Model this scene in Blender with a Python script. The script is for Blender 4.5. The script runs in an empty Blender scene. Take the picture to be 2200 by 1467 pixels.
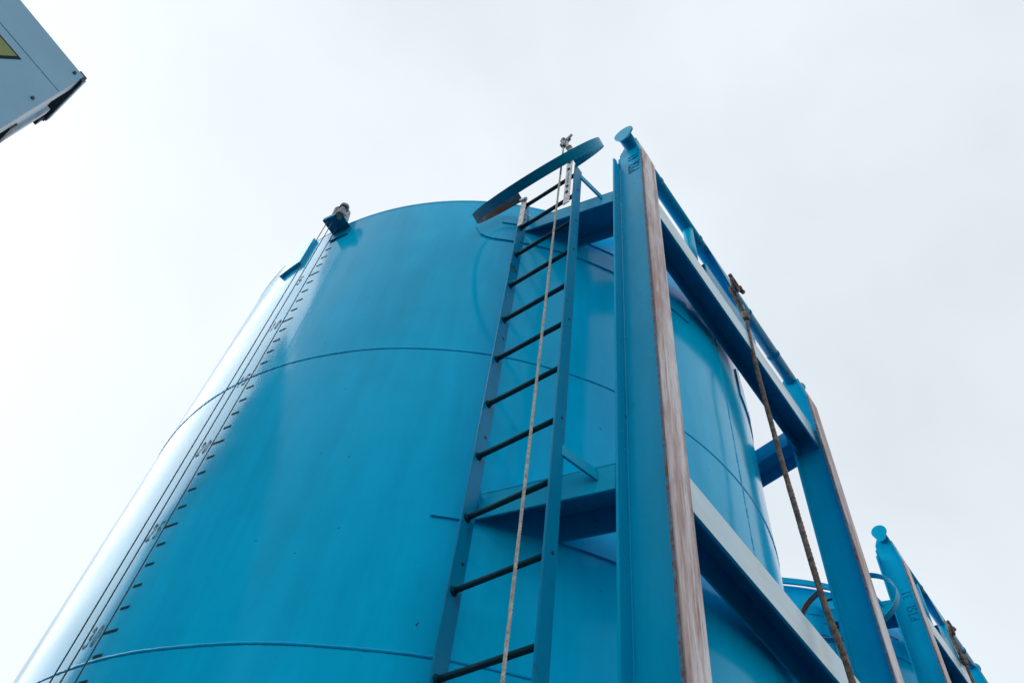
import bpy, bmesh, math, random
from mathutils import Vector, Matrix
random.seed(7)
rad, cos, sin, pi = math.radians, math.cos, math.sin, math.pi
S = bpy.context.scene
COL = S.collection

# ------------------------------------------------------------------ camera, sky, sun, exposure
CZ = 1.6                                   # eye height; heights below are measured from the eye and lifted by CZ
cam_d = bpy.data.cameras.new('camera'); cam = bpy.data.objects.new('camera', cam_d); COL.objects.link(cam)
cam_d.sensor_width = 36; cam_d.lens = 1679.66 / 2200 * 36; cam_d.clip_end = 2000; cam_d.clip_start = 0.05
cam.matrix_world = Matrix(((0.59795578, -0.67513515, -0.43202015, 0), (-0.79544519, -0.43355698, -0.42343276, 0),
                           (0.09856899, 0.59684241, -0.79628091, CZ), (0, 0, 0, 1)))
S.camera = cam

SUN_AZ, SUN_EL = 115, 31                   # degrees, azimuth counted from +X towards +Y
VEIL = 1.0
w = bpy.data.worlds.new('World'); S.world = w; w.use_nodes = True
nt = w.node_tree; nt.nodes.clear()
out = nt.nodes.new('ShaderNodeOutputWorld')
sky = nt.nodes.new('ShaderNodeTexSky'); sky.sky_type = 'NISHITA'; sky.sun_disc = False
sky.sun_elevation = rad(SUN_EL); sky.sun_rotation = rad(90 - SUN_AZ)
sky.air_density = 1.0; sky.dust_density = 3.0; sky.ozone_density = 1.0
bg1 = nt.nodes.new('ShaderNodeBackground'); bg1.inputs['Strength'].default_value = 0.085
nt.links.new(sky.outputs['Color'], bg1.inputs['Color'])
tc = nt.nodes.new('ShaderNodeTexCoord')    # thin cloud veil over the blue, uneven
ns = nt.nodes.new('ShaderNodeTexNoise'); ns.inputs['Scale'].default_value = 2.1; ns.inputs['Detail'].default_value = 5; ns.inputs['Roughness'].default_value = 0.5
nt.links.new(tc.outputs['Generated'], ns.inputs['Vector'])
cr = nt.nodes.new('ShaderNodeMapRange'); cr.inputs['From Min'].default_value = 0.25; cr.inputs['From Max'].default_value = 0.75
cr.inputs['To Min'].default_value = 0.74; cr.inputs['To Max'].default_value = 0.97
nt.links.new(ns.outputs['Fac'], cr.inputs['Value'])
bg2 = nt.nodes.new('ShaderNodeBackground'); bg2.inputs['Color'].default_value = (0.875, 0.94, 0.995, 1)
# hazy cloud scatters light forwards: the veil brightens smoothly towards the sun
SD = (cos(rad(SUN_EL)) * cos(rad(SUN_AZ)), cos(rad(SUN_EL)) * sin(rad(SUN_AZ)), sin(rad(SUN_EL)))
dp = nt.nodes.new('ShaderNodeVectorMath'); dp.operation = 'DOT_PRODUCT'; dp.inputs[1].default_value = SD
nt.links.new(tc.outputs['Generated'], dp.inputs[0])
mr = nt.nodes.new('ShaderNodeMapRange'); mr.inputs['From Min'].default_value = -0.2; mr.inputs['From Max'].default_value = 1.0; mr.clamp = True
nt.links.new(dp.outputs['Value'], mr.inputs['Value'])
pw = nt.nodes.new('ShaderNodeMath'); pw.operation = 'POWER'; pw.inputs[1].default_value = 5.0; nt.links.new(mr.outputs['Result'], pw.inputs[0])
ma = nt.nodes.new('ShaderNodeMath'); ma.operation = 'MULTIPLY_ADD'; ma.inputs[1].default_value = 0.16; ma.inputs[2].default_value = VEIL
nt.links.new(pw.outputs[0], ma.inputs[0]); nt.links.new(ma.outputs[0], bg2.inputs['Strength'])
mx = nt.nodes.new('ShaderNodeMixShader')
nt.links.new(cr.outputs['Result'], mx.inputs['Fac']); nt.links.new(bg1.outputs[0], mx.inputs[1]); nt.links.new(bg2.outputs[0], mx.inputs[2])
nt.links.new(mx.outputs[0], out.inputs['Surface'])

sd = bpy.data.lights.new('sun', 'SUN'); sd.energy = 1.05; sd.angle = rad(50); sd.color = (1.0, 0.95, 0.88)
sun = bpy.data.objects.new('sun', sd); COL.objects.link(sun)
sdir = Vector((cos(rad(SUN_EL)) * cos(rad(SUN_AZ)), cos(rad(SUN_EL)) * sin(rad(SUN_AZ)), sin(rad(SUN_EL))))
sun.rotation_euler = sdir.to_track_quat('Z', 'Y').to_euler()
S.view_settings.view_transform = 'Standard'; S.view_settings.look = 'None'
S.view_settings.gamma = 1; S.view_settings.exposure = 0.10; S.view_settings.use_curve_mapping = False

# ------------------------------------------------------------------ materials
def newmat(name):
    m = bpy.data.materials.new(name); m.use_nodes = True
    return m, m.node_tree, m.node_tree.nodes['Principled BSDF']
def noise(t, scale, detail=4, rough=.55, stretch=None, coord='Object'):
    c = t.nodes.new('ShaderNodeTexCoord'); n = t.nodes.new('ShaderNodeTexNoise')
    n.inputs['Scale'].default_value = scale; n.inputs['Detail'].default_value = detail; n.inputs['Roughness'].default_value = rough
    if stretch:
        mp = t.nodes.new('ShaderNodeMapping'); mp.inputs['Scale'].default_value = stretch
        t.links.new(c.outputs[coord], mp.inputs['Vector']); t.links.new(mp.outputs['Vector'], n.inputs['Vector'])
    else: t.links.new(c.outputs[coord], n.inputs['Vector'])
    return n.outputs['Fac']
def ramp(t, fac, stops):
    r = t.nodes.new('ShaderNodeValToRGB'); e = r.color_ramp.elements
    while len(e) < len(stops): e.new(0.5)
    for i, (p, c) in enumerate(stops): e[i].position = p; e[i].color = (*c, 1) if len(c) == 3 else c
    t.links.new(fac, r.inputs['Fac']); return r.outputs['Color']
def mixc(t, fac, a, b):
    m = t.nodes.new('ShaderNodeMix'); m.data_type = 'RGBA'
    if isinstance(fac, float): m.inputs[0].default_value = fac
    else: t.links.new(fac, m.inputs[0])
    for v, s in ((a, 6), (b, 7)):
        if isinstance(v, tuple): m.inputs[s].default_value = (*v, 1)
        else: t.links.new(v, m.inputs[s])
    return m.outputs[2]
def bump(t, b, h, dist, strength=1.0):
    n = t.nodes.new('ShaderNodeBump'); n.inputs['Distance'].default_value = dist; n.inputs['Strength'].default_value = strength
    t.links.new(h, n.inputs['Height']); t.links.new(n.outputs['Normal'], b.inputs['Normal'])
    return n
BLUE = (0.0, 0.56, 0.91)
def paint(name, col=BLUE, rough=0.14, wear=0.0, wearcol=(.16, .08, .05), dirt=.12, spec=.5):
    m, t, b = newmat(name)
    a = tuple(v * (1 - dirt) for v in col); c2 = tuple(min(1, v * (1 + dirt * .7)) for v in col)
    c = ramp(t, noise(t, 1.7, 6, .6), [(.3, a), (.7, c2)])
    st = ramp(t, noise(t, 9, 5, .6, (1, 1, .12)), [(.3, (.76, .79, .82)), (.62, (1, 1, 1))])
    mm = t.nodes.new('ShaderNodeMix'); mm.data_type = 'RGBA'; mm.blend_type = 'MULTIPLY'; mm.inputs[0].default_value = .7
    t.links.new(c, mm.inputs[6]); t.links.new(st, mm.inputs[7]); c = mm.outputs[2]
    # rare chips
    ch = ramp(t, noise(t, 38, 3, .5), [(.74, (0, 0, 0)), (.77, (1, 1, 1))])
    c = mixc(t, ch, c, (.03, .05, .06))
    if wear > 0:
        wf = ramp(t, noise(t, 6, 8, .7), [(1 - wear - .05, (0, 0, 0)), (1 - wear + .08, (1, 1, 1))])
        c = mixc(t, wf, c, wearcol)
    t.links.new(c, b.inputs['Base Color'])
    rr = t.nodes.new('ShaderNodeMapRange'); rr.inputs['To Min'].default_value = rough * .75; rr.inputs['To Max'].default_value = rough * 1.6
    t.links.new(noise(t, 5, 5, .65), rr.inputs['Value']); t.links.new(rr.outputs['Result'], b.inputs['Roughness'])
    b.inputs['IOR'].default_value = 1.27; b.inputs['Specular Tint'].default_value = (0.0, 0.45, 0.9, 1)
    nb = bump(t, b, noise(t, 1.6, 2, .4), .016, .7)
    n2 = t.nodes.new('ShaderNodeBump'); n2.inputs['Distance'].default_value = .0006; n2.inputs['Strength'].default_value = .35
    t.links.new(noise(t, 120, 2, .5), n2.inputs['Height']); t.links.new(n2.outputs['Normal'], nb.inputs['Normal'])
    return m
M_SHELL = paint('blue gloss shell paint', rough=.11, dirt=.10)
M_FRAME = paint('blue frame paint', col=(.0, .44, .70), rough=.22, dirt=.1)
M_LADDER = paint('blue ladder paint, rubbed', col=(.0, .27, .48), rough=.25, wear=.36, wearcol=(.02, .09, .09))
M_HOOP = paint('blue hoop paint, rusting', col=(.0, .3, .5), rough=.3, wear=.36, wearcol=(.10, .06, .045))
def rust_end(m):
    t = m.node_tree; b = t.nodes['Principled BSDF']; old = b.inputs['Base Color'].links[0].from_socket
    c = t.nodes.new('ShaderNodeTexCoord'); sx = t.nodes.new('ShaderNodeSeparateXYZ'); t.links.new(c.outputs['Object'], sx.inputs[0])
    mr2 = t.nodes.new('ShaderNodeMapRange'); mr2.inputs['From Min'].default_value = 1.36; mr2.inputs['From Max'].default_value = 1.66; t.links.new(sx.outputs['Y'], mr2.inputs['Value'])
    mu = t.nodes.new('ShaderNodeMath'); mu.operation = 'MULTIPLY'; t.links.new(mr2.outputs['Result'], mu.inputs[0])
    t.links.new(ramp(t, noise(t, 9, 7, .65), [(.3, (0, 0, 0)), (.5, (1, 1, 1))]), mu.inputs[1])
    t.links.new(mixc(t, mu.outputs[0], old, (.14, .07, .045)), b.inputs['Base Color'])
rust_end(M_HOOP)
M_PIPE = paint('blue pipe paint with rust', col=(.0, .3, .52), rough=.22, wear=.38, wearcol=(.1, .055, .045))
M_BEAD = paint('blue weld bead', col=(.0, .46, .82), rough=.2)

def m_runner():
    m, t, b = newmat('scraped runner steel')
    streak = noise(t, 14, 8, .68, (1, 1, .07)); fine = noise(t, 60, 6, .7, (1, 1, .12)); blot = noise(t, 2.2, 5, .6, (1, 1, .5))
    c1 = ramp(t, streak, [(.36, (.2, .06, .04)), (.46, (.46, .28, .24)), (.52, (.82, .76, .77)), (.7, (.9, .86, .88))])
    c2 = ramp(t, fine, [(.38, (.2, .07, .05)), (.52, (.8, .74, .74))])
    c = mixc(t, .38, c1, c2)
    r = ramp(t, blot, [(.47, (0, 0, 0)), (.62, (.75, .75, .75))])
    c = mixc(t, mixc(t, ramp(t, fine, [(.42, (0, 0, 0)), (.5, (1, 1, 1))]), (0., 0., 0.), r), c, (.3, .1, .07))
    t.links.new(c, b.inputs['Base Color']); b.inputs['Roughness'].default_value = .5
    bump(t, b, streak, .004, .7); return m
M_RUN = m_runner()
def m_scuff():
    m, t, b = newmat('scuffed pale beam paint')
    st = noise(t, 7, 8, .66, (.16, 1, 1)); bl = noise(t, 3.5, 5, .6)
    c1 = ramp(t, st, [(.3, (.22, .27, .28)), (.42, (.5, .64, .68)), (.6, (.7, .82, .86)), (.8, (.8, .86, .88))])
    r = ramp(t, bl, [(.4, (0, 0, 0)), (.62, (1, 1, 1))])
    c = mixc(t, r, c1, (.5, .72, .82))
    t.links.new(c, b.inputs['Base Color']); b.inputs['Roughness'].default_value = .26
    bump(t, b, st, .002, .5); return m
M_SCUFF = m_scuff()
def m_simple(name, col, rough=.5, metal=0.0, var=.25, scale=20, col2=None, bmp=0.0):
    m, t, b = newmat(name)
    c2 = col2 or tuple(min(1, v * (1 + var)) for v in col)
    n = noise(t, scale, 5, .6)
    t.links.new(ramp(t, n, [(.35, tuple(v * (1 - var) for v in col)), (.65, c2)]), b.inputs['Base Color'])
    b.inputs['Roughness'].default_value = rough; b.inputs['Metallic'].default_value = metal
    if bmp: bump(t, b, n, bmp, .6)
    return m
M_ROPE = m_simple('rusty wire rope', (.15, .095, .07), .8, 0, .45, 40, (.3, .21, .16), .002)
M_SHACK = m_simple('rusty shackle', (.11, .055, .05), .6, .2, .5, 30, (.22, .11, .09), .002)
M_TAN = m_simple('pale tan cable', (.5, .47, .4), .6, .1, .25, 60, (.72, .68, .6))
M_WIRE = m_simple('dark gauge wire', (.06, .065, .07), .5, .4)
M_ZINC = m_simple('galvanised zinc', (.5, .5, .48), .42, .35, .22, 35, (.78, .75, .7))
M_CAST = m_simple('weathered grey casting', (.26, .29, .31), .6, .1, .6, 34, (.5, .54, .57), .003)
M_DARKSTEEL = m_simple('dark steel', (.03, .05, .06), .45, .2)
M_MARK = m_simple('dark stencil paint', (.02, .04, .05), .9, 0, .3, 50)
M_MARK.node_tree.nodes['Principled BSDF'].inputs['Specular IOR Level'].default_value = .1
M_LETTER = paint('weld lettering', col=(.0, .13, .27), rough=.4)
M_RUNG = paint('rung with painted underside shade', col=(.006, .06, .08), rough=.42, wear=.4, wearcol=(.03, .05, .04))  # near-black teal: the shade on the rungs' undersides is put into the colour
M_NUM = m_simple('faded stencil paint', (.17, .24, .27), .8, 0, .4, 45, (.3, .38, .42))
M_NUM.node_tree.nodes['Principled BSDF'].inputs['Specular IOR Level'].default_value = .1
M_EDGE = m_simple('chipped rusty edge', (.3, .14, .06), .7, 0, .6, 60, (.1, .25, .4))
M_CLAD = m_simple('pale blue grey cladding', (.22, .42, .56), .38, 0, .05, 2.5)
M_CFRAME = m_simple('pale grey frame', (.4, .44, .48), .45, .1, .12, 8)
M_CDARK = m_simple('black bracket', (.02, .025, .035), .5, .1)
M_YEL = m_simple('olive yellow sign', (.2, .24, .05), .4, 0, .08, 6)
M_YARD = m_simple('yard asphalt', (.02, .021, .022), .85, 0, .25, 3, (.028, .028, .029), .01)

# ------------------------------------------------------------------ mesh helpers
def link(name, me, mat, parent=None, smooth=False, bevel=0.0, seg=2):
    o = bpy.data.objects.new(name, me); COL.objects.link(o)
    if mat: me.materials.append(mat)
    if parent: o.parent = parent
    if smooth:
        for p in me.polygons: p.use_smooth = True
    if bevel:
        b = o.modifiers.new('edge', 'BEVEL'); b.width = bevel; b.segments = seg; b.limit_method = 'ANGLE'; b.angle_limit = rad(40)
    return o
class MB:
    def __init__(s): s.v = []; s.f = []; s.sm = []
    def add(s, vs, fs, smooth=False):
        k = len(s.v); s.v += [tuple(v) for v in vs]; s.f += [tuple(i + k for i in f) for f in fs]; s.sm += [smooth] * len(fs); return s
    def prism(s, poly, axis, a, b):
        """extrude a 2D polygon (in the other two axes, order xyz) along axis from a to b"""
        n = len(poly)
        def P(u, v, h): return {'x': (h, u, v), 'y': (u, h, v), 'z': (u, v, h)}[axis]
        vs = [P(u, v, a) for u, v in poly] + [P(u, v, b) for u, v in poly]
        fs = [tuple(range(n))[::-1], tuple(range(n, 2 * n))] + [(i, (i + 1) % n, n + (i + 1) % n, n + i) for i in range(n)]
        return s.add(vs, fs)
    def box(s, x0, x1, y0, y1, z0, z1): return s.prism([(x0, y0), (x1, y0), (x1, y1), (x0, y1)], 'z', z0, z1)
    def obox(s, c, ax, ay, az):
        """box from centre and three half-extent vectors"""
        c, ax, ay, az = map(Vector, (c, ax, ay, az))
        vs = [c + i * ax + j * ay + k * az for k in (-1, 1) for j in (-1, 1) for i in (-1, 1)]
        return s.add(vs, [(0, 2, 3, 1), (4, 5, 7, 6), (0, 1, 5, 4), (2, 6, 7, 3), (0, 4, 6, 2), (1, 3, 7, 5)])
    def bar(s, p, q, wv, t):
        """flat bar from p to q, half-width vector wv, half thickness t"""
        p, q, wv = Vector(p), Vector(q), Vector(wv); d = q - p
        return s.obox((p + q) / 2, d / 2, wv, d.cross(wv).normalized() * t)
    def tube(s, pts, r, n=8, caps=True):
        pts = [Vector(p) for p in pts]; rs = r if isinstance(r, (list, tuple)) else [r] * len(pts)
        t0 = (pts[1] - pts[0]).normalized(); u = t0.orthogonal().normalized(); vs = []; fs = []
        for i, p in enumerate(pts):
            t = (pts[min(i + 1, len(pts) - 1)] - pts[max(i - 1, 0)]).normalized()
            u = (u - t * u.dot(t)).normalized(); vv = t.cross(u)
            vs += [p + rs[i] * (cos(2 * pi * k / n) * u + sin(2 * pi * k / n) * vv) for k in range(n)]
        for i in range(len(pts) - 1):
            fs += [(i * n + k, i * n + (k + 1) % n, (i + 1) * n + (k + 1) % n, (i + 1) * n + k) for k in range(n)]
        s.add(vs, fs, True)
        if caps:
            k = len(s.v) - len(vs); s.f += [tuple(k + j for j in range(n))[::-1], tuple(k + (len(pts) - 1) * n + j for j in range(n))]; s.sm += [False, False]
        return s
    def mesh(s, name):
        me = bpy.data.meshes.new(name); me.from_pydata([(x, y, z) for x, y, z in s.v], [], s.f); me.update()
        bm = bmesh.new(); bm.from_mesh(me)
        for f, k in zip(bm.faces, s.sm): f.smooth = k
        bmesh.ops.recalc_face_normals(bm, faces=bm.faces); bm.to_mesh(me); bm.free(); return me
    def build(s, name, mat, parent=None, bevel=0.0): return link(name, s.mesh(name), mat, parent, False, bevel)
def empty(name, loc=(0, 0, 0)):
    o = bpy.data.objects.new(name, None); COL.objects.link(o); o.location = loc; o.empty_display_size = .2; return o
def tag(o, label=None, cat=None, group=None, kind=None):
    for k, v in (('label', label), ('category', cat), ('group', group), ('kind', kind)):
        if v: o[k] = v
    return o
def spline(pts, n):
    pts = [Vector(p) for p in pts]; P = [pts[0] * 2 - pts[1]] + pts + [pts[-1] * 2 - pts[-2]]; r = []
    for i in range(1, len(P) - 2):
        for k in range(n):
            t = k / n; a, b, c, d = P[i - 1:i + 3]
            r.append(.5 * ((2 * b) + (c - a) * t + (2 * a - 5 * b + 4 * c - d) * t * t + (3 * b - a - 3 * c + d) * t ** 3))
    return r + [pts[-1]]
def rope_mb(path, R, strands=6, pitch=.2, step=.012, nside=6):
    """real twisted strands laid round a path"""
    mb = MB(); pts = [Vector(p) for p in path]; L = [0]
    for a, b in zip(pts, pts[1:]): L.append(L[-1] + (b - a).length)
    n = int(L[-1] / step); res = []; j = 0
    for i in range(n + 1):
        s = L[-1] * i / n
        while j < len(L) - 2 and L[j + 1] < s: j += 1
        res.append(pts[j].lerp(pts[j + 1], (s - L[j]) / max(1e-9, L[j + 1] - L[j])))
    rs = R * .42 if strands > 3 else R * .52; ro = R - rs
    frames = []; u = (res[1] - res[0]).normalized().orthogonal().normalized()
    for i in range(n + 1):
        t = (res[min(i + 1, n)] - res[max(i - 1, 0)]).normalized(); u = (u - t * u.dot(t)).normalized(); frames.append((u.copy(), t.cross(u)))
    for k in range(strands):
        line = []
        for i in range(n + 1):
            a = 2 * pi * (k / strands + L[-1] * i / n / pitch); line.append(res[i] + ro * (cos(a) * frames[i][0] + sin(a) * frames[i][1]))
        mb.tube(line, rs, nside)
    return mb
STROKES = {
 'P': [[(0, 0), (0, 1), (.5, 1), (.68, .86), (.68, .66), (.5, .5), (0, .5)]],
 'T': [[(0, 1), (.8, 1)], [(.4, 1), (.4, 0)]],
 'S': [[(.68, .88), (.5, 1), (.2, 1), (.02, .84), (.06, .62), (.62, .4), (.68, .18), (.5, 0), (.2, 0), (.0, .13)]],
 'L': [[(0, 1), (0, 0), (.65, 0)]],
 '0': [[(.3, 0), (.06, .2), (0, .5), (.06, .8), (.3, 1), (.54, .8), (.6, .5), (.54, .2), (.3, 0)]],
 '1': [[(.12, .78), (.35, 1), (.35, 0)]],
 '2': [[(0, .8), (.12, .97), (.4, 1), (.6, .84), (.58, .6), (0, 0), (.65, 0)]],
 '3': [[(0, .88), (.25, 1), (.55, .9), (.56, .62), (.25, .52), (.6, .42), (.62, .14), (.3, 0), (0, .1)]],
 '5': [[(.6, 1), (.08, 1), (.02, .55), (.4, .6), (.62, .42), (.58, .12), (.3, 0), (0, .1)]],
 '6': [[(.55, .95), (.3, 1), (.08, .75), (0, .35), (.12, .05), (.4, 0), (.62, .18), (.58, .45), (.3, .55), (.05, .38)]],
}

# ------------------------------------------------------------------ setting
g = MB().add([(-300, -300, 0), (300, -300, 0), (300, 300, 0), (-300, 300, 0)], [(0, 1, 2, 3)]).build('ground', M_YARD); tag(g, kind='structure')

# ------------------------------------------------------------------ tank geometry (x along the cross beams, y from skid to tank)
CX, CY, RT = 2.889, 2.955, 1.893
ZR = 4.318                                   # rim, from eye height
Z0 = -CZ
def cyl(theta, z, r=RT): a = rad(theta); return (CX + r * cos(a), CY + r * sin(a), z)
def ring_band(r, z0, z1, th0=0, th1=360, n=192, thick=0.0, mb=None):
    mb = mb or MB(); full = abs(th1 - th0) >= 360; m = n if full else n + 1
    A = [th0 + (th1 - th0) * i / n for i in range(m)]
    if not thick:
        vs = [cyl(a, z0, r) for a in A] + [cyl(a, z1, r) for a in A]
        return mb.add(vs, [(i, (i + 1) % m, m + (i + 1) % m, m + i) for i in range(n)], True)
    vs = [cyl(a, z, rr) for (z, rr) in ((z0, r), (z1, r), (z1, r + thick), (z0, r + thick)) for a in A]
    for k in range(4):
        k2 = (k + 1) % 4
        mb.add([vs[k * m + i] for i in range(m)] + [vs[k2 * m + i] for i in range(m)], [(i, (i + 1) % m, m + (i + 1) % m, m + i) for i in range(n)], k in (0, 2))
    if not full: mb.add([vs[k * m] for k in range(4)] + [vs[k * m + m - 1] for k in range(4)], [(0, 1, 2, 3), (7, 6, 5, 4)])
    return mb
def weld_ring(z, r=.0075, n=1400):
    mb = MB(); m = 6; vs = []
    for i in range(n):
        a = 360 * i / n; rr = r * (1 + .12 * random.uniform(-1, 1)); dz = .0007 * random.uniform(-1, 1) + .0025 * sin(a * .11) + .0012 * sin(a * .37)
        vs += [cyl(a, z + dz + rr * sin(2 * pi * k / m), RT - .002 + rr * .8 * cos(2 * pi * k / m)) for k in range(m)]
    return mb.add(vs, [(i * m + k, i * m + (k + 1) % m, ((i + 1) % n) * m + (k + 1) % m, ((i + 1) % n) * m + k) for i in range(n) for k in range(m)], True)
def curved_patch(th0, th1, z0, z1, thick, name, parent, mat, corner=0.0, sides=(1, 1)):
    """pad plate rolled to the shell; corner rounds the ends"""
    mb = MB(); n = 40; k = 8; outer = []; A = [th0 + (th1 - th0) * i / n for i in range(n + 1)]; wdeg = math.degrees(corner / RT) if corner else 0
    cols = []
    for a in A:
        zl, zh = z0, z1
        if corner:
            for edge, on in ((a - th0, sides[0]), (th1 - a, sides[1])):
                if on and edge < wdeg:
                    q = 1 - edge / wdeg; c = corner * (1 - math.sqrt(max(0, 1 - q * q))); zl = max(zl, z0 + min(c, (z1 - z0) * .48)); zh = min(zh, z1 - min(c, (z1 - z0) * .48))
        cols.append((a, zl, zh))
    vs = []
    for a, zl, zh in cols: vs += [cyl(a, zl, RT - .004), cyl(a, zl, RT + thick), cyl(a, zh, RT + thick), cyl(a, zh, RT - .004)]
    fs = []
    for i in range(n):
        b = i * 4
        fs += [(b + j, b + (j + 1) % 4, b + 4 + (j + 1) % 4, b + 4 + j) for j in range(4)]
    fs += [(0, 1, 2, 3), (n * 4 + 3, n * 4 + 2, n * 4 + 1, n * 4)]
    mb.add(vs, fs); return mb.build(name, mat, parent)

XA, XB = 1.758, 4.020                         # post centre lines
HW = .0725                                    # half flange width
YO, YI = .85, 1.0446                          # outer runner face, inner flange face
ZT = 4.78
def mirror(mb):
    mb.v = [(2 * CX - x, y, z) for x, y, z in mb.v]; mb.f = [f[::-1] for f in mb.f]; return mb

def post(xc, root, near):
    p = MB()
    p.prism([(YO + .012, Z0), (YO + .012, 4.44), (.905, 4.67), (.925, 4.77), (1.0, 4.80), (YI, 4.70), (YI, Z0)], 'x', xc - .005, xc + .005)   # web
    p.box(xc - HW, xc + HW, YO + .006, YO + .016, Z0, 4.44)                                    # outer flange
    p.prism([(YO + .006, 4.44), (.893, 4.655), (.903, 4.655), (YO + .016, 4.44)], 'x', xc - HW, xc + HW)      # outer flange folded back at the top
    hl = 4.55 if near else 4.60
    p.prism([(xc - HW, Z0), (xc + HW, Z0), (xc + HW, 4.66), (xc - .006, 4.66), (xc - .010, hl + .035), (xc - .03, hl - .01), (xc - .045, hl + .02), (xc - HW, hl)], 'y', YI, YI + .011)   # inner flange, torch cut at the top
    for sx in (-1, 1): p.tube([(xc + sx * .007, YI - .002, Z0), (xc + sx * .007, YI - .002, 4.5)], .0045, 6); p.tube([(xc + sx * .007, YO + .017, Z0), (xc + sx * .007, YO + .017, 4.42)], .004, 6)
    o = p.build('skid_post', M_FRAME, root, .0025)
    MB().box(xc - HW - .0015, xc - HW - .0002, YO + .0055, YO + .0165, Z0, 4.43).build('chipped_edge', M_EDGE, o)
    r = MB(); r.box(xc - HW + .001, xc + HW - .001, YO, YO + .0056, Z0, 4.441)
    r.prism([(YO, 4.4415), (.887, 4.655), (.8926, 4.655), (YO + .0056, 4.4415)], 'x', xc - HW + .001, xc + HW - .001)
    rf = r.build('runner_face', M_RUN, o); rf['label'] = 'scraped outer face of the post, pale with rust brown streaks'
    return o
def lettering(txt, xc, root, z0, z1, y0, y1):
    n = len(txt); step = (z1 - z0) / n; hgt = y1 - y0
    for i, ch in enumerate(txt):
        if ch == ' ': continue
        mb = MB()
        for st in STROKES[ch]:
            mb.tube([(xc - .0056, y0 + hgt * v, z0 + step * (i + u * .9)) for u, v in st], .0024, 5)
        o = mb.build('letter', M_LETTER, root); o['label'] = 'weld bead character ' + ch
def cross_beam(z0, z1, root):
    yb = .8945; b = MB().prism([(yb + .003, z0), (yb + .003, z1), (1.04, z1), (1.04, z0), (1.03, z0), (1.03, z1 - .01), (yb + .013, z1 - .01), (yb + .013, z0)], 'x', XA + .0052, XB - .0052)
    for x in (XA + .0075, XB - .0075): b.tube([(x, yb + .004, z0), (x, yb + .004, z1)], .005, 6)
    o = b.build('cross_beam', M_FRAME, root, .003)
    f = MB().box(XA + .008, XB - .008, yb, yb + .0028, z0 + .002, z1 - .002).build('worn_face', M_SCUFF, o); f['label'] = 'pale scuffed outward face of the beam'
    return o
def gusset(z, root, flip, h=.125):
    b = MB(); d = Vector((-.23, .973))
    q = [(1.686, YI + .0115), (1.686 + d.x * .72, YI + .0115 + d.y * .72), (1.906 + d.x * .72, YI + .0115 + d.y * .72), (1.906, YI + .0115)]
    b.prism(q, 'z', z + h - .01, z + h)
    v = [Vector(p) for p in q]; nx = Vector((.973, .23)) * .01
    b.prism([tuple(v[0]), tuple(v[1]), tuple(v[1] + nx), tuple(v[0] + nx)], 'z', z, z + h - .0102)
    b.prism([tuple(v[3] - nx), tuple(v[2] - nx), tuple(v[2]), tuple(v[3])], 'z', z, z + h - .0102)
    if flip: mirror(b)
    return b.build('saddle_beam', M_FRAME, root, .003)

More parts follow.
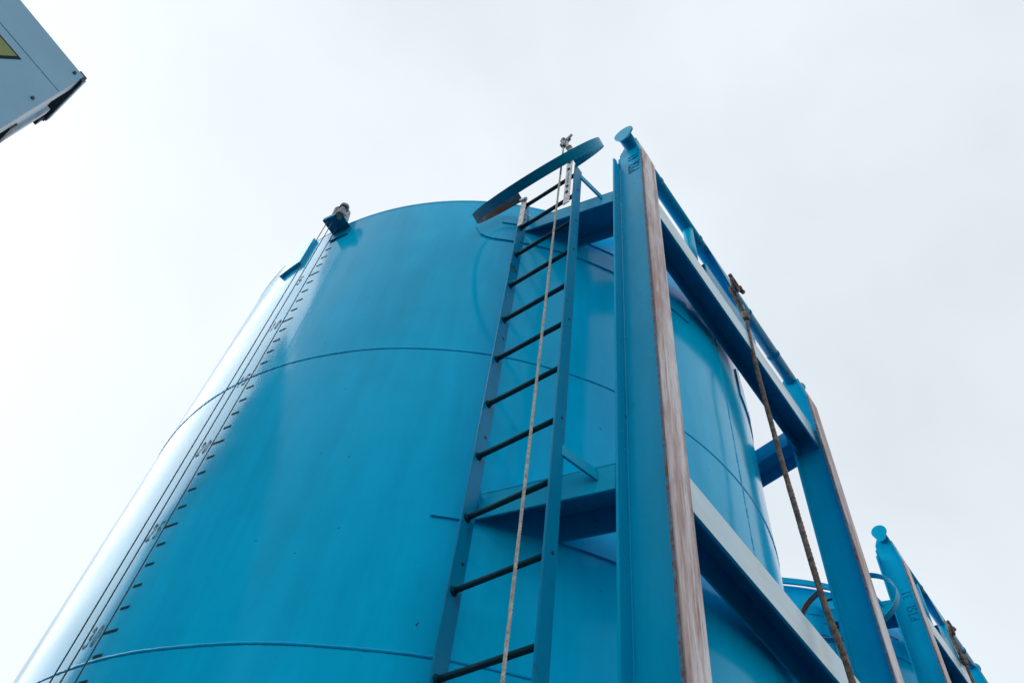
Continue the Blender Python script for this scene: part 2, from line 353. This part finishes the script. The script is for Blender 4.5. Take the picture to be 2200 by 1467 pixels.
def frame_and_shell(root):
    """everything both tanks have in common"""
    # shell
    seams = [Z0 + .18, -.212, 1.305, 2.822]
    bounds = [Z0] + seams[1:] + [ZR]
    for i in range(4):
        mb = ring_band(RT, bounds[i], bounds[i + 1]); mb.build('shell_course', M_SHELL, root)
    for z in seams[1:]: weld_ring(z).build('weld_seam', M_BEAD, root)
    mb = MB()                                # vertical weld on the centre line behind the skid, staggered per course
    for (th, za, zb) in ((-90, 1.305, ZR - .02),):
        line = [cyl(th + .03 * random.uniform(-1, 1), za + (zb - za) * i / 260, RT - .002) for i in range(261)]
        mb.tube(line, [.005 * (1 + .3 * random.uniform(-1, 1)) for _ in line], 6)
    mb.build('vertical_weld', M_BEAD, root)
    rim = ring_band(RT - .012, ZR - .012, ZR + .004, n=192, thick=.0135); rim.build('top_rim', M_SHELL, root)
    n = 96; MB().add([cyl(360 * i / n, ZR - .004, RT - .01) for i in range(n)] + [(CX, CY, ZR + .22)], [(i, (i + 1) % n, n) for i in range(n)], True).build('roof', M_SHELL, root)
    # reinforcing pads under the saddle beams
    for fl in (0, 1):
        def P(t0, t1, *a, sides=(1, 1), **k):
            if fl: t0, t1 = -180 - t1, -180 - t0; sides = sides[::-1]
            return curved_patch(t0, t1, *a, sides=sides, **k)
        P(-138.6, -112, 1.843, 2.046, .009, 'pad_plate', root, M_SHELL)
        P(-138.0, -112, 4.052, 4.135, .016, 'pad_plate', root, M_SHELL)
        P(-142.4, -100, 3.868, 4.13, .009, 'pad_plate', root, M_SHELL, corner=.13, sides=(1, 0))
        for z in (1.843, 3.982): gusset(z, root, fl)
    P1, P2 = post(XA, root, True), post(XB, root, False)
    for z0, z1 in ((1.850, 2.012), (3.988, 4.165)): cross_beam(z0, z1, root)
    # lifting pipe
    YP, ZP, RP = .957, 4.742, .044
    pb = MB().tube([(1.668, YP, ZP), (4.13, YP, ZP)], RP, 24)
    for x in (2.05, 2.56, 3.28, 3.72): 
        pb.tube([(x, YP, ZP), (x + .02, YP, ZP)], RP + .0045, 24)
    pipe = pb.build('lifting_pipe', M_PIPE, root)
    def cap(x0, x1):
        poly = []
        for i in range(25): a = rad(-28 + 236 * i / 24); poly.append((YP + .066 * cos(a), ZP + .02 + .066 * sin(a)))
        for i in range(9): a = rad(208 + 124 * i / 8); poly.append((YP + .034 * cos(a), ZP - .055 + .034 * sin(a)))
        return MB().prism(poly, 'x', x0, x1)
    cap(1.655, 1.667).build('end_cap', M_FRAME, pipe, .002); cap(4.131, 4.143).build('end_cap', M_FRAME, pipe, .002)
    for x in (2.46, 3.19):
        MB().tube([(x, YP, 4.165), (x, YP, ZP - .02)], .034, 20).build('pipe_strut', M_FRAME, pipe)
    pe = MB()
    pe.prism([(2.62, ZP - .03), (3.08, ZP - .03), (3.02, ZP - .10), (2.95, ZP - .135), (2.88, ZP - .10)], 'y', YP - .05, YP - .03)
    pe.build('pad_eye', M_PIPE, pipe, .002)
    ch = MB().box(2.50, 3.15, YP - .062, YP - .052, 4.168, 4.30); ch.box(2.50, 3.15, YP - .052, YP + .02, 4.29, 4.30)
    ch.build('stiffener_angle', M_LADDER, pipe, .002)
    # ladder
    lad = MB()
    lad.box(1.468, 1.534, 1.540, 1.549, Z0 + .3, 4.20)
    lo = lad.build('ladder', M_LADDER, root, .002); lo['label'] = 'narrow flat bar ladder with thin rungs'
    MB().box(1.472, 1.538, 1.170, 1.179, Z0 + .3, 4.225).build('rail', M_LADDER, lo, .002)
    zs = [4.135] + [3.872 - .2985 * i for i in range(17)]
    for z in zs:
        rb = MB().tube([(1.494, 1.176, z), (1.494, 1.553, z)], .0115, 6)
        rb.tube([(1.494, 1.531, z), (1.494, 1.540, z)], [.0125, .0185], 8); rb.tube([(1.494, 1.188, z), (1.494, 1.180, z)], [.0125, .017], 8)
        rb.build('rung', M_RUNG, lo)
    for (y, zz) in ((1.1685, [3.95, 3.6, 3.31, 2.72, 2.1, 1.5]), (1.5385, [4.0, 3.74, 3.43, 2.85, 2.2, 1.6])):
        for z in zz: MB().tube([(1.512, y - .0006, z), (1.512, y + .004, z)], .0065, 10).build('bolt_hole', M_CDARK, lo)
    # stand-off brackets from the rails to the saddle beams
    for z, dz in ((4.16, -.09), (1.95, -.03)):
        MB().bar((1.525, 1.174, z), (1.672, 1.12, z + dz), (0, 0, .024), .005).build('stand_off', M_FRAME, lo, .0015)
        MB().bar((1.53, 1.545, z - .02), (1.60, 1.585, z + dz - .03), (0, 0, .034), .005).build('stand_off', M_FRAME, lo, .0015)
    # top hoop, let down in front of the ladder
    th = rad(67); Rr = .395; d = Vector((-cos(th), 0, -sin(th))); nrm = Vector((-sin(th), 0, cos(th))); Yv = Vector((0, 1, 0))
    C = Vector((1.468, 1.31, 4.235)) + d * math.sqrt(Rr ** 2 - .18 ** 2)
    aL, aR = pi - math.asin(.238 / Rr), pi - math.asin(.132 / Rr); N = 72; hb = MB(); vs = []
    for i in range(N + 1):
        a = aL - (aL + aR) * i / N
        e = cos(a) * d + sin(a) * Yv
        for rr, hh in ((Rr - .003, -.026), (Rr + .003, -.026), (Rr + .003, .026), (Rr - .003, .026)): vs.append(C + e * rr + nrm * hh)
    fs = [(i * 4 + j, i * 4 + (j + 1) % 4, i * 4 + 4 + (j + 1) % 4, i * 4 + 4 + j) for i in range(N) for j in range(4)] + [(0, 1, 2, 3), (N * 4 + 3, N * 4 + 2, N * 4 + 1, N * 4)]
    ho = hb.add(vs, fs).build('hoop', M_HOOP, lo); ho['label'] = 'curved flat bar hoop at the ladder top, browned with rust'
    return P1, P2

root1 = empty('storage_tank', (CX, CY, 0))
def settle(root):
    """shift a root's children so the geometry keeps its place: heights are counted from the eye, x/y from the eye too"""
    for c in root.children: c.location = (-CX, -CY, CZ)
p1, p2 = frame_and_shell(root1)
settle(root1)
common = list(root1.children)

# a second tank like it, standing further along the row
root2 = empty('storage_tank', (CX + 4.45, CY + .127, .1))
def copy_tree(o, parent):
    c = o.copy(); COL.objects.link(c); c.parent = parent
    for ch in o.children: copy_tree(ch, c)
    return c
for o in common:
    c = copy_tree(o, root2)
    if o is p1: p1b = c
lettering('PTSL 61', XA, p1, 4.365, 4.605, .913, .985)
lettering('PTSL 31', XA, p1b, 3.915, 4.20, .895, .965)
for o in list(root2.children):              # its own plinth keeps it level with the ground
    pass
tag(root1, 'large blue cylindrical tank with ladder, skid posts and painted level scale', 'tank', 'blue tanks standing in a row')
tag(root2, 'blue tank partly hidden at lower right behind the large one, marked PTSL 31', 'tank', 'blue tanks standing in a row')
pl = MB()
n = 64
pl.add([cyl(360 * i / n, Z0 - .1, RT + .04) for i in range(n)] + [cyl(360 * i / n, Z0, RT + .04) for i in range(n)],
       [(i, (i + 1) % n, n + (i + 1) % n, n + i) for i in range(n)] + [tuple(range(n, 2 * n))])
po = pl.build('plinth', M_YARD, root2); po.location = (-CX, -CY, CZ)
for xc in (XA, XB):
    f = MB().box(xc - .1, xc + .1, YO - .03, YI + .04, Z0 - .1, Z0 - .001).build('foot_pad', M_FRAME, root2); f.location = (-CX, -CY, CZ)
lip = ring_band(RT + .05, ZR - .02, ZR + .035, -150, -128, 40, .02); lo = lip.build('rim_bar', M_FRAME, root2); lo.location = (-CX, -CY, CZ)
for th in (-149, -129.5):
    b = MB().obox(cyl(th, ZR, RT + .03), Vector((cos(rad(th)), sin(rad(th)), 0)) * .03, (0, 0, .02), Vector((-sin(rad(th)), cos(rad(th)), 0)) * .012).build('rim_bar_lug', M_FRAME, root2); b.location = (-CX, -CY, CZ)

# ------------------------------------------------------------------ level scale and gauge of the near tank
def part1(mb, name, mat, parent=root1, bevel=0.0):
    o = mb.build(name, mat, parent, bevel)
    if parent is root1: o.location = (-CX, -CY, CZ)
    return o
for nmark in range(0, 46):
    z = 1.419 + (30 - nmark) * .0937; major = nmark % 5 == 0
    a, b = (-173.0, -170.7) if major else (-172.35, -170.95)
    part1(ring_band(RT + .0012, z - .006, z + .006, a, b, 4), 'tick_mark', M_MARK)
def numeral(txt, z):
    mb = MB(); wch = 1.2; h = .075; x = 0
    for ch in txt:
        for st in STROKES[ch]:
            for (u0, v0), (u1, v1) in zip(st, st[1:]):
                q = Vector((u1 - u0, v1 - v0)); 
                if q.length < 1e-6: continue
                q.normalize(); nx, ny = -q.y * .09, q.x * .09; ex, ey = q.x * .04, q.y * .04
                quad = [(u0 - ex + nx, v0 - ey + ny), (u0 - ex - nx, v0 - ey - ny), (u1 + ex - nx, v1 + ey - ny), (u1 + ex + nx, v1 + ey + ny)]
                mb.add([cyl(-175.45 + (x + u * .75 + v * .18) * wch, z + (v - .5) * h, RT + .0015 + .00003 * len(mb.f)) for u, v in quad], [(0, 1, 2, 3)])
        x += .95
    return mb
for nmark in range(5, 46, 5): part1(numeral(str(nmark), 1.419 + (30 - nmark) * .0937), 'gauge_number', M_NUM) if all(c in STROKES for c in str(nmark)) else None

def tri_pt(th, rr, s, z):
    a = rad(th); return Vector((CX + rr * cos(a) - s * sin(a), CY + rr * sin(a) + s * cos(a), z))
TH = -170.4
er = Vector((cos(rad(TH)), sin(rad(TH)), 0)); et = Vector((-sin(rad(TH)), cos(rad(TH)), 0)); ez = Vector((0, 0, 1))
def G(r, s, z): return Vector((CX, CY, 0)) + er * (RT + r) + et * s + ez * z
gb = MB()
gb.obox(G(.056, 0, 4.235), er * .062, et * .07, ez * .005)
gb.obox(G(.006, 0, 4.19), er * .004, et * .07, ez * .045)
gb.obox(G(.114, 0, 4.248), er * .004, et * .07, ez * .016)
gb.obox(G(.055, -.067, 4.26), er * .055, et * .003, ez * .02)
gh = part1(gb, 'gauge_head', M_LADDER, bevel=.002); gh['label'] = 'small angle bracket at the rim carrying the gauge pulley'
# pulley housing: rounded casting
hs = MB(); prof = []
for i in range(13): a = rad(180 * i / 12); prof.append((.062 * cos(a), .075 + .062 * sin(a)))
for i in range(13): a = rad(180 + 180 * i / 12); prof.append((.055 * cos(a), -.05 + .055 * sin(a)))
axr = (er * .75 - et * .66).normalized(); axn = Vector((0, 0, 1)).cross(axr)
n = len(prof); vs = []
for off, sc in ((-.038, .82), (-.026, 1), (.026, 1), (.038, .82)):
    vs += [G(.05, -.025, 4.335) + axr * (u * sc * .85) + ez * (v * sc * .85) + axn * off for u, v in prof]
fs = [tuple(range(n)), tuple(range(3 * n, 4 * n))] + [(k * n + i, k * n + (i + 1) % n, (k + 1) * n + (i + 1) % n, (k + 1) * n + i) for k in range(3) for i in range(n)]
part1(hs.add(vs, fs), 'pulley_housing', M_CAST, gh, .003)
part1(MB().tube([G(.05, -.025, 4.36) - axn * .055, G(.05, -.025, 4.36) + axn * .055], .018, 12), 'pulley_axle', M_CDARK, gh)
part1(MB().tube([G(.10, .05, 4.22), G(.10, .05, 4.33)], .021, 16).tube([G(.10, .05, 4.325), G(.10, .05, 4.355)], .03, 16), 'wire_conduit', M_CAST, gh)
part1(MB().tube([G(.10, .05, 4.222), G(.10, .05, 4.245)], .027, 16), 'conduit_collar', M_SHACK, gh)
for az, rr in ((71.0, .105), (70.45, .095), (69.66, .055)):
    a = rad(az); u = Vector((cos(a), sin(a), 0)); c = Vector((CX, CY, 0)); b = u.dot(c); s = b - math.sqrt(b * b - (c.length_squared - (RT + rr) ** 2)); p = u * s
    part1(MB().tube([(p.x, p.y, Z0 + .4), (p.x, p.y, 4.24)], .0026, 6), 'gauge_wire', M_WIRE)
# raised cover beside the gauge
co = curved_patch(176.2, 182.0, 4.03, 4.33, .024, 'cover_box', root1, M_SHELL); co.location = (-CX, -CY, CZ)

# ------------------------------------------------------------------ safety cable of the near ladder
sc = empty('safety_cable', (1.42, 1.231, 0)); tag(sc, 'pale tan twisted safety cable running down the middle of the near ladder', 'cable')
def at(root, mb, name, mat, bevel=0.0, parent=None):
    o = mb.build(name, mat, parent or root, bevel)
    if parent is None: o.location = (-root.location.x, -root.location.y, CZ - root.location.z)
    return o
at(sc, rope_mb([(1.42, 1.231, 4.05), (1.42, 1.231, 2.6), (1.42, 1.229, 1.0), (1.42, 1.228, Z0 + .2)], .0061, 4, .05, .006, 5), 'cable', M_TAN)
at(sc, MB().tube([(1.42, 1.231, 4.06), (1.42, 1.232, 4.47)], .0055, 8).tube([(1.42, 1.232, 4.45), (1.42, 1.232, 4.485)], .012, 10), 'tension_rod', M_CAST)
cl = MB()
cl.obox((1.425, 1.235, 4.52), (.012, 0, 0), (0, .016, .006), (0, -.008, .026))
cl.obox((1.432, 1.22, 4.555), (.010, 0, 0), (0, .014, .012), (0, -.012, .014))
cl.tube([(1.40, 1.226, 4.54), (1.455, 1.226, 4.54)], .008, 8); cl.tube([(1.41, 1.24, 4.50), (1.45, 1.22, 4.505)], .009, 8)
cl.obox((1.42, 1.248, 4.58), (.004, 0, 0), (0, .008, .008), (0, -.006, .022)); cl.tube([(1.43, 1.215, 4.57), (1.435, 1.19, 4.605)], .009, 8)
at(sc, cl, 'cable_clamp', M_CAST, .001)
br = MB(); br.box(1.452, 1.457, 1.180, 1.219, 3.73, 4.40)
prev = None
for i in range(9):
    a = rad(90 * i / 8); y = 1.199; x = 1.4545 - .022 * (1 - cos(a)); z = 4.40 + .05 * sin(a)
    if prev: br.bar(prev, (x, y + .010 * i / 8, z), (0, .0195, 0), .0025)
    prev = (x, y + .010 * i / 8, z)
br.bar(prev, (1.424, 1.225, 4.515), (0, .014, 0), .0025)
brk = at(sc, br, 'cable_bracket', M_ZINC, .001)
for z in (3.86, 3.93, 4.15, 4.24): at(sc, MB().box(1.445, 1.4515, 1.191, 1.206, z - .008, z + .008), 'bolt', M_DARKSTEEL, .001, brk)
at(sc, MB().box(1.448, 1.4516, 1.196, 1.204, 3.98, 4.10), 'slot', M_CLAD, 0, brk)
b2 = MB(); b2.box(1.462, 1.4672, 1.505, 1.541, 3.84, 4.13); b2.bar((1.464, 1.523, 4.0), (1.50, 1.47, 3.93), (0, .012, .02), .003); b2.bar((1.464, 1.523, 4.1), (1.50, 1.575, 4.17), (0, .012, .02), .003)
b2.tube([(1.455, 1.50, 4.13), (1.455, 1.545, 4.15)], .011, 8)
bk2 = at(sc, b2, 'cable_bracket', M_ZINC, .001)

# ------------------------------------------------------------------ lifting slings
def sling(off, path, label_rope, label_sh, R=.0148):
    off = Vector(off); top = Vector(path[0]) + off
    sh = empty('shackle', (top.x, top.y, top.z + CZ)); tag(sh, label_sh, 'shackle', 'lifting shackles on the skid frames')
    base = top
    bow = []
    for i in range(25):
        a = rad(-55 + 290 * i / 24); bow.append((0.046 * cos(a), -.03, -.006 - .048 * sin(a)))
    bw = MB().tube(bow, .013, 10).build('bow', M_SHACK, sh)
    pin = MB().tube([(-.062, -.03, .036), (.07, -.03, .036)], .014, 10); pin.tube([(.06, -.03, .036), (.08, -.03, .036)], .023, 6); pin.build('pin', M_SHACK, sh)
    eye = MB().tube([(.078, -.03, .036), (.105, -.034, .05), (.13, -.036, .062)], .016, 8); eye.build('pin_head', M_SHACK, sh)
    P = [Vector(p) + off + Vector((0, 0, CZ)) for p in path]
    rp = empty('wire_rope_sling', (P[0].x, P[0].y, P[0].z)); tag(rp, label_rope, 'rope', 'wire rope slings hanging from the shackles')
    sp = spline([p - P[0] for p in P], 10)
    rope_mb(sp, R, 6, .16, .011, 5).build('rope', M_ROPE, rp)
    # ferrule
    a, b = P[1] - P[0], P[2] - P[0]; m = (b - a).normalized(); q = a
    prof = [(-.05, .02), (-.044, .026), (-.02, .0295), (.02, .0295), (.044, .025), (.05, .019)]
    f = MB().tube([q + m * z for z, r in prof], [r for z, r in prof], 14).build('ferrule', M_ROPE, rp)
    # short tail of the eye beside the rope above the ferrule
    rope_mb(spline([Vector((.012, .012, .0)), (a * .5) + Vector((.02, .012, 0)), q + Vector((.004, .01, .02))], 8), R * .8, 6, .16, .011, 5).build('eye_splice', M_ROPE, rp)
    return rp
path1 = [(2.93, .905, 4.60), (3.068, .897, 4.40), (3.045, .895, 4.21), (3.03, .893, 3.80), (3.03, .885, 3.27), (3.03, .872, 2.79), (3.03, .848, 2.17), (3.06, .825, 1.80), (3.07, .815, .9), (3.05, .81, -.4)]
sling((0, 0, 0), path1, 'long brown wire rope hanging down in front of the near tank frame', 'rusty shackle under the near tank lifting pipe holding the long rope')
path2 = [(2.93, .885, 4.50), (3.0, .865, 4.22), (3.0, .86, 4.05), (3.0, .855, 3.6), (3.0, .85, 2.6), (3.0, .845, 1.0)]
sling((4.45, .127, .1), path2, 'short brown wire rope at the lower right corner on the far tank', 'reddish shackle on the far tank frame at lower right')

# ------------------------------------------------------------------ clad unit at upper left
cu = empty('clad_plant_unit', (-.788, 4.526, 0)); tag(cu, 'pale blue grey clad box unit with yellow sign at upper left corner', 'plant unit')
u = Vector((-.989, -.147, 0)); wv = Vector((-.147, .989, 0)); H = 6.0 + CZ; z3 = Vector((0, 0, 1))
def ub(a0, a1, d0, d1, z0, z1, name, mat, parent=cu, bevel=0.0, off=None):
    """box in the unit's own frame: a along the wall away from the corner, d into depth"""
    c = u * (a0 + a1) / 2 + wv * (d0 + d1) / 2 + z3 * (z0 + z1) / 2
    return MB().obox(c, u * (a1 - a0) / 2, wv * (d1 - d0) / 2, z3 * (z1 - z0) / 2).build(name, mat, parent, bevel)
zs = H
heights = [H, H - .36, H - 1.86, H - 3.36, H - 4.86, H - 6.4]
for i in range(5):
    ub(0, 6.0, 0, .03, heights[i + 1] + .003, heights[i] - (.0 if i == 0 else .003), 'cladding_panel', M_CLAD, bevel=.003)
for z in (H - .065, H - .64, H - 1.25, H - 1.9, H - 2.55, H - 3.2):
    MB().tube([u * .055 + wv * -.012 + z3 * z, u * .055 + wv * .004 + z3 * z], .013, 10).build('bolt', M_CDARK, cu)
# corner frame behind the panels
ub(.004, 5.98, .031, .07, .3, H - .012, 'backing_rail', M_CFRAME)
YW = Vector((0, 1, 0))
def us(a0, a1, y0, y1, z0, z1, name, mat, bevel=.003):
    """member of the open side frame, running back from the corner"""
    c = u * (a0 + a1) / 2 + YW * (y0 + y1) / 2 + z3 * (z0 + z1) / 2
    return MB().obox(c, u * (a1 - a0) / 2, YW * (y1 - y0) / 2, z3 * (z1 - z0) / 2).build(name, mat, cu, bevel)
us(0, .03, .035, .17, 0, H - .02, 'corner_post', M_CFRAME)
us(.02, .04, .172, .40, 0, H - .16, 'side_panel', M_CLAD)
us(-.006, .03, .40, .47, 0, H - .10, 'rear_post', M_CFRAME)
us(-.02, .05, .03, .62, H - .02, H + .06, 'top_bracket', M_CDARK)
us(-.032, -.0205, .05, .60, H - .015, H + .05, 'top_bracket_trim', M_CFRAME)
us(-.01, .05, .56, .62, H - .12, H - .021, 'top_bracket_foot', M_CDARK)
for z in (H - .80, H - 1.95, H - 3.1):
    us(-.014, .045, .175, .56, z - .05, z + .05, 'side_bracket', M_CDARK)
    us(-.03, -.0145, .45, .58, z - .03, z + .03, 'bracket_lug', M_CDARK)
ub(.5, 5.9, .1, 2.6, 0, H - .1, 'core', M_CFRAME)
def tri(pts, d, name, mat, parent, th=.003):
    vs = [u * a + wv * dd + z3 * z for dd in (d - th, d) for a, z in pts]
    return MB().add(vs, [(0, 1, 2), (5, 4, 3), (0, 3, 4, 1), (1, 4, 5, 2), (2, 5, 3, 0)]).build(name, mat, parent)
sg = tri([(.305, H - .45), (.63, H - .45), (.465, H - .86)], -.0005, 'sign', M_MARK, cu); sg['label'] = 'triangular yellow sign with dark border'
tri([(.337, H - .467), (.598, H - .467), (.465, H - .80)], -.0040, 'sign_face', M_YEL, sg, .002)
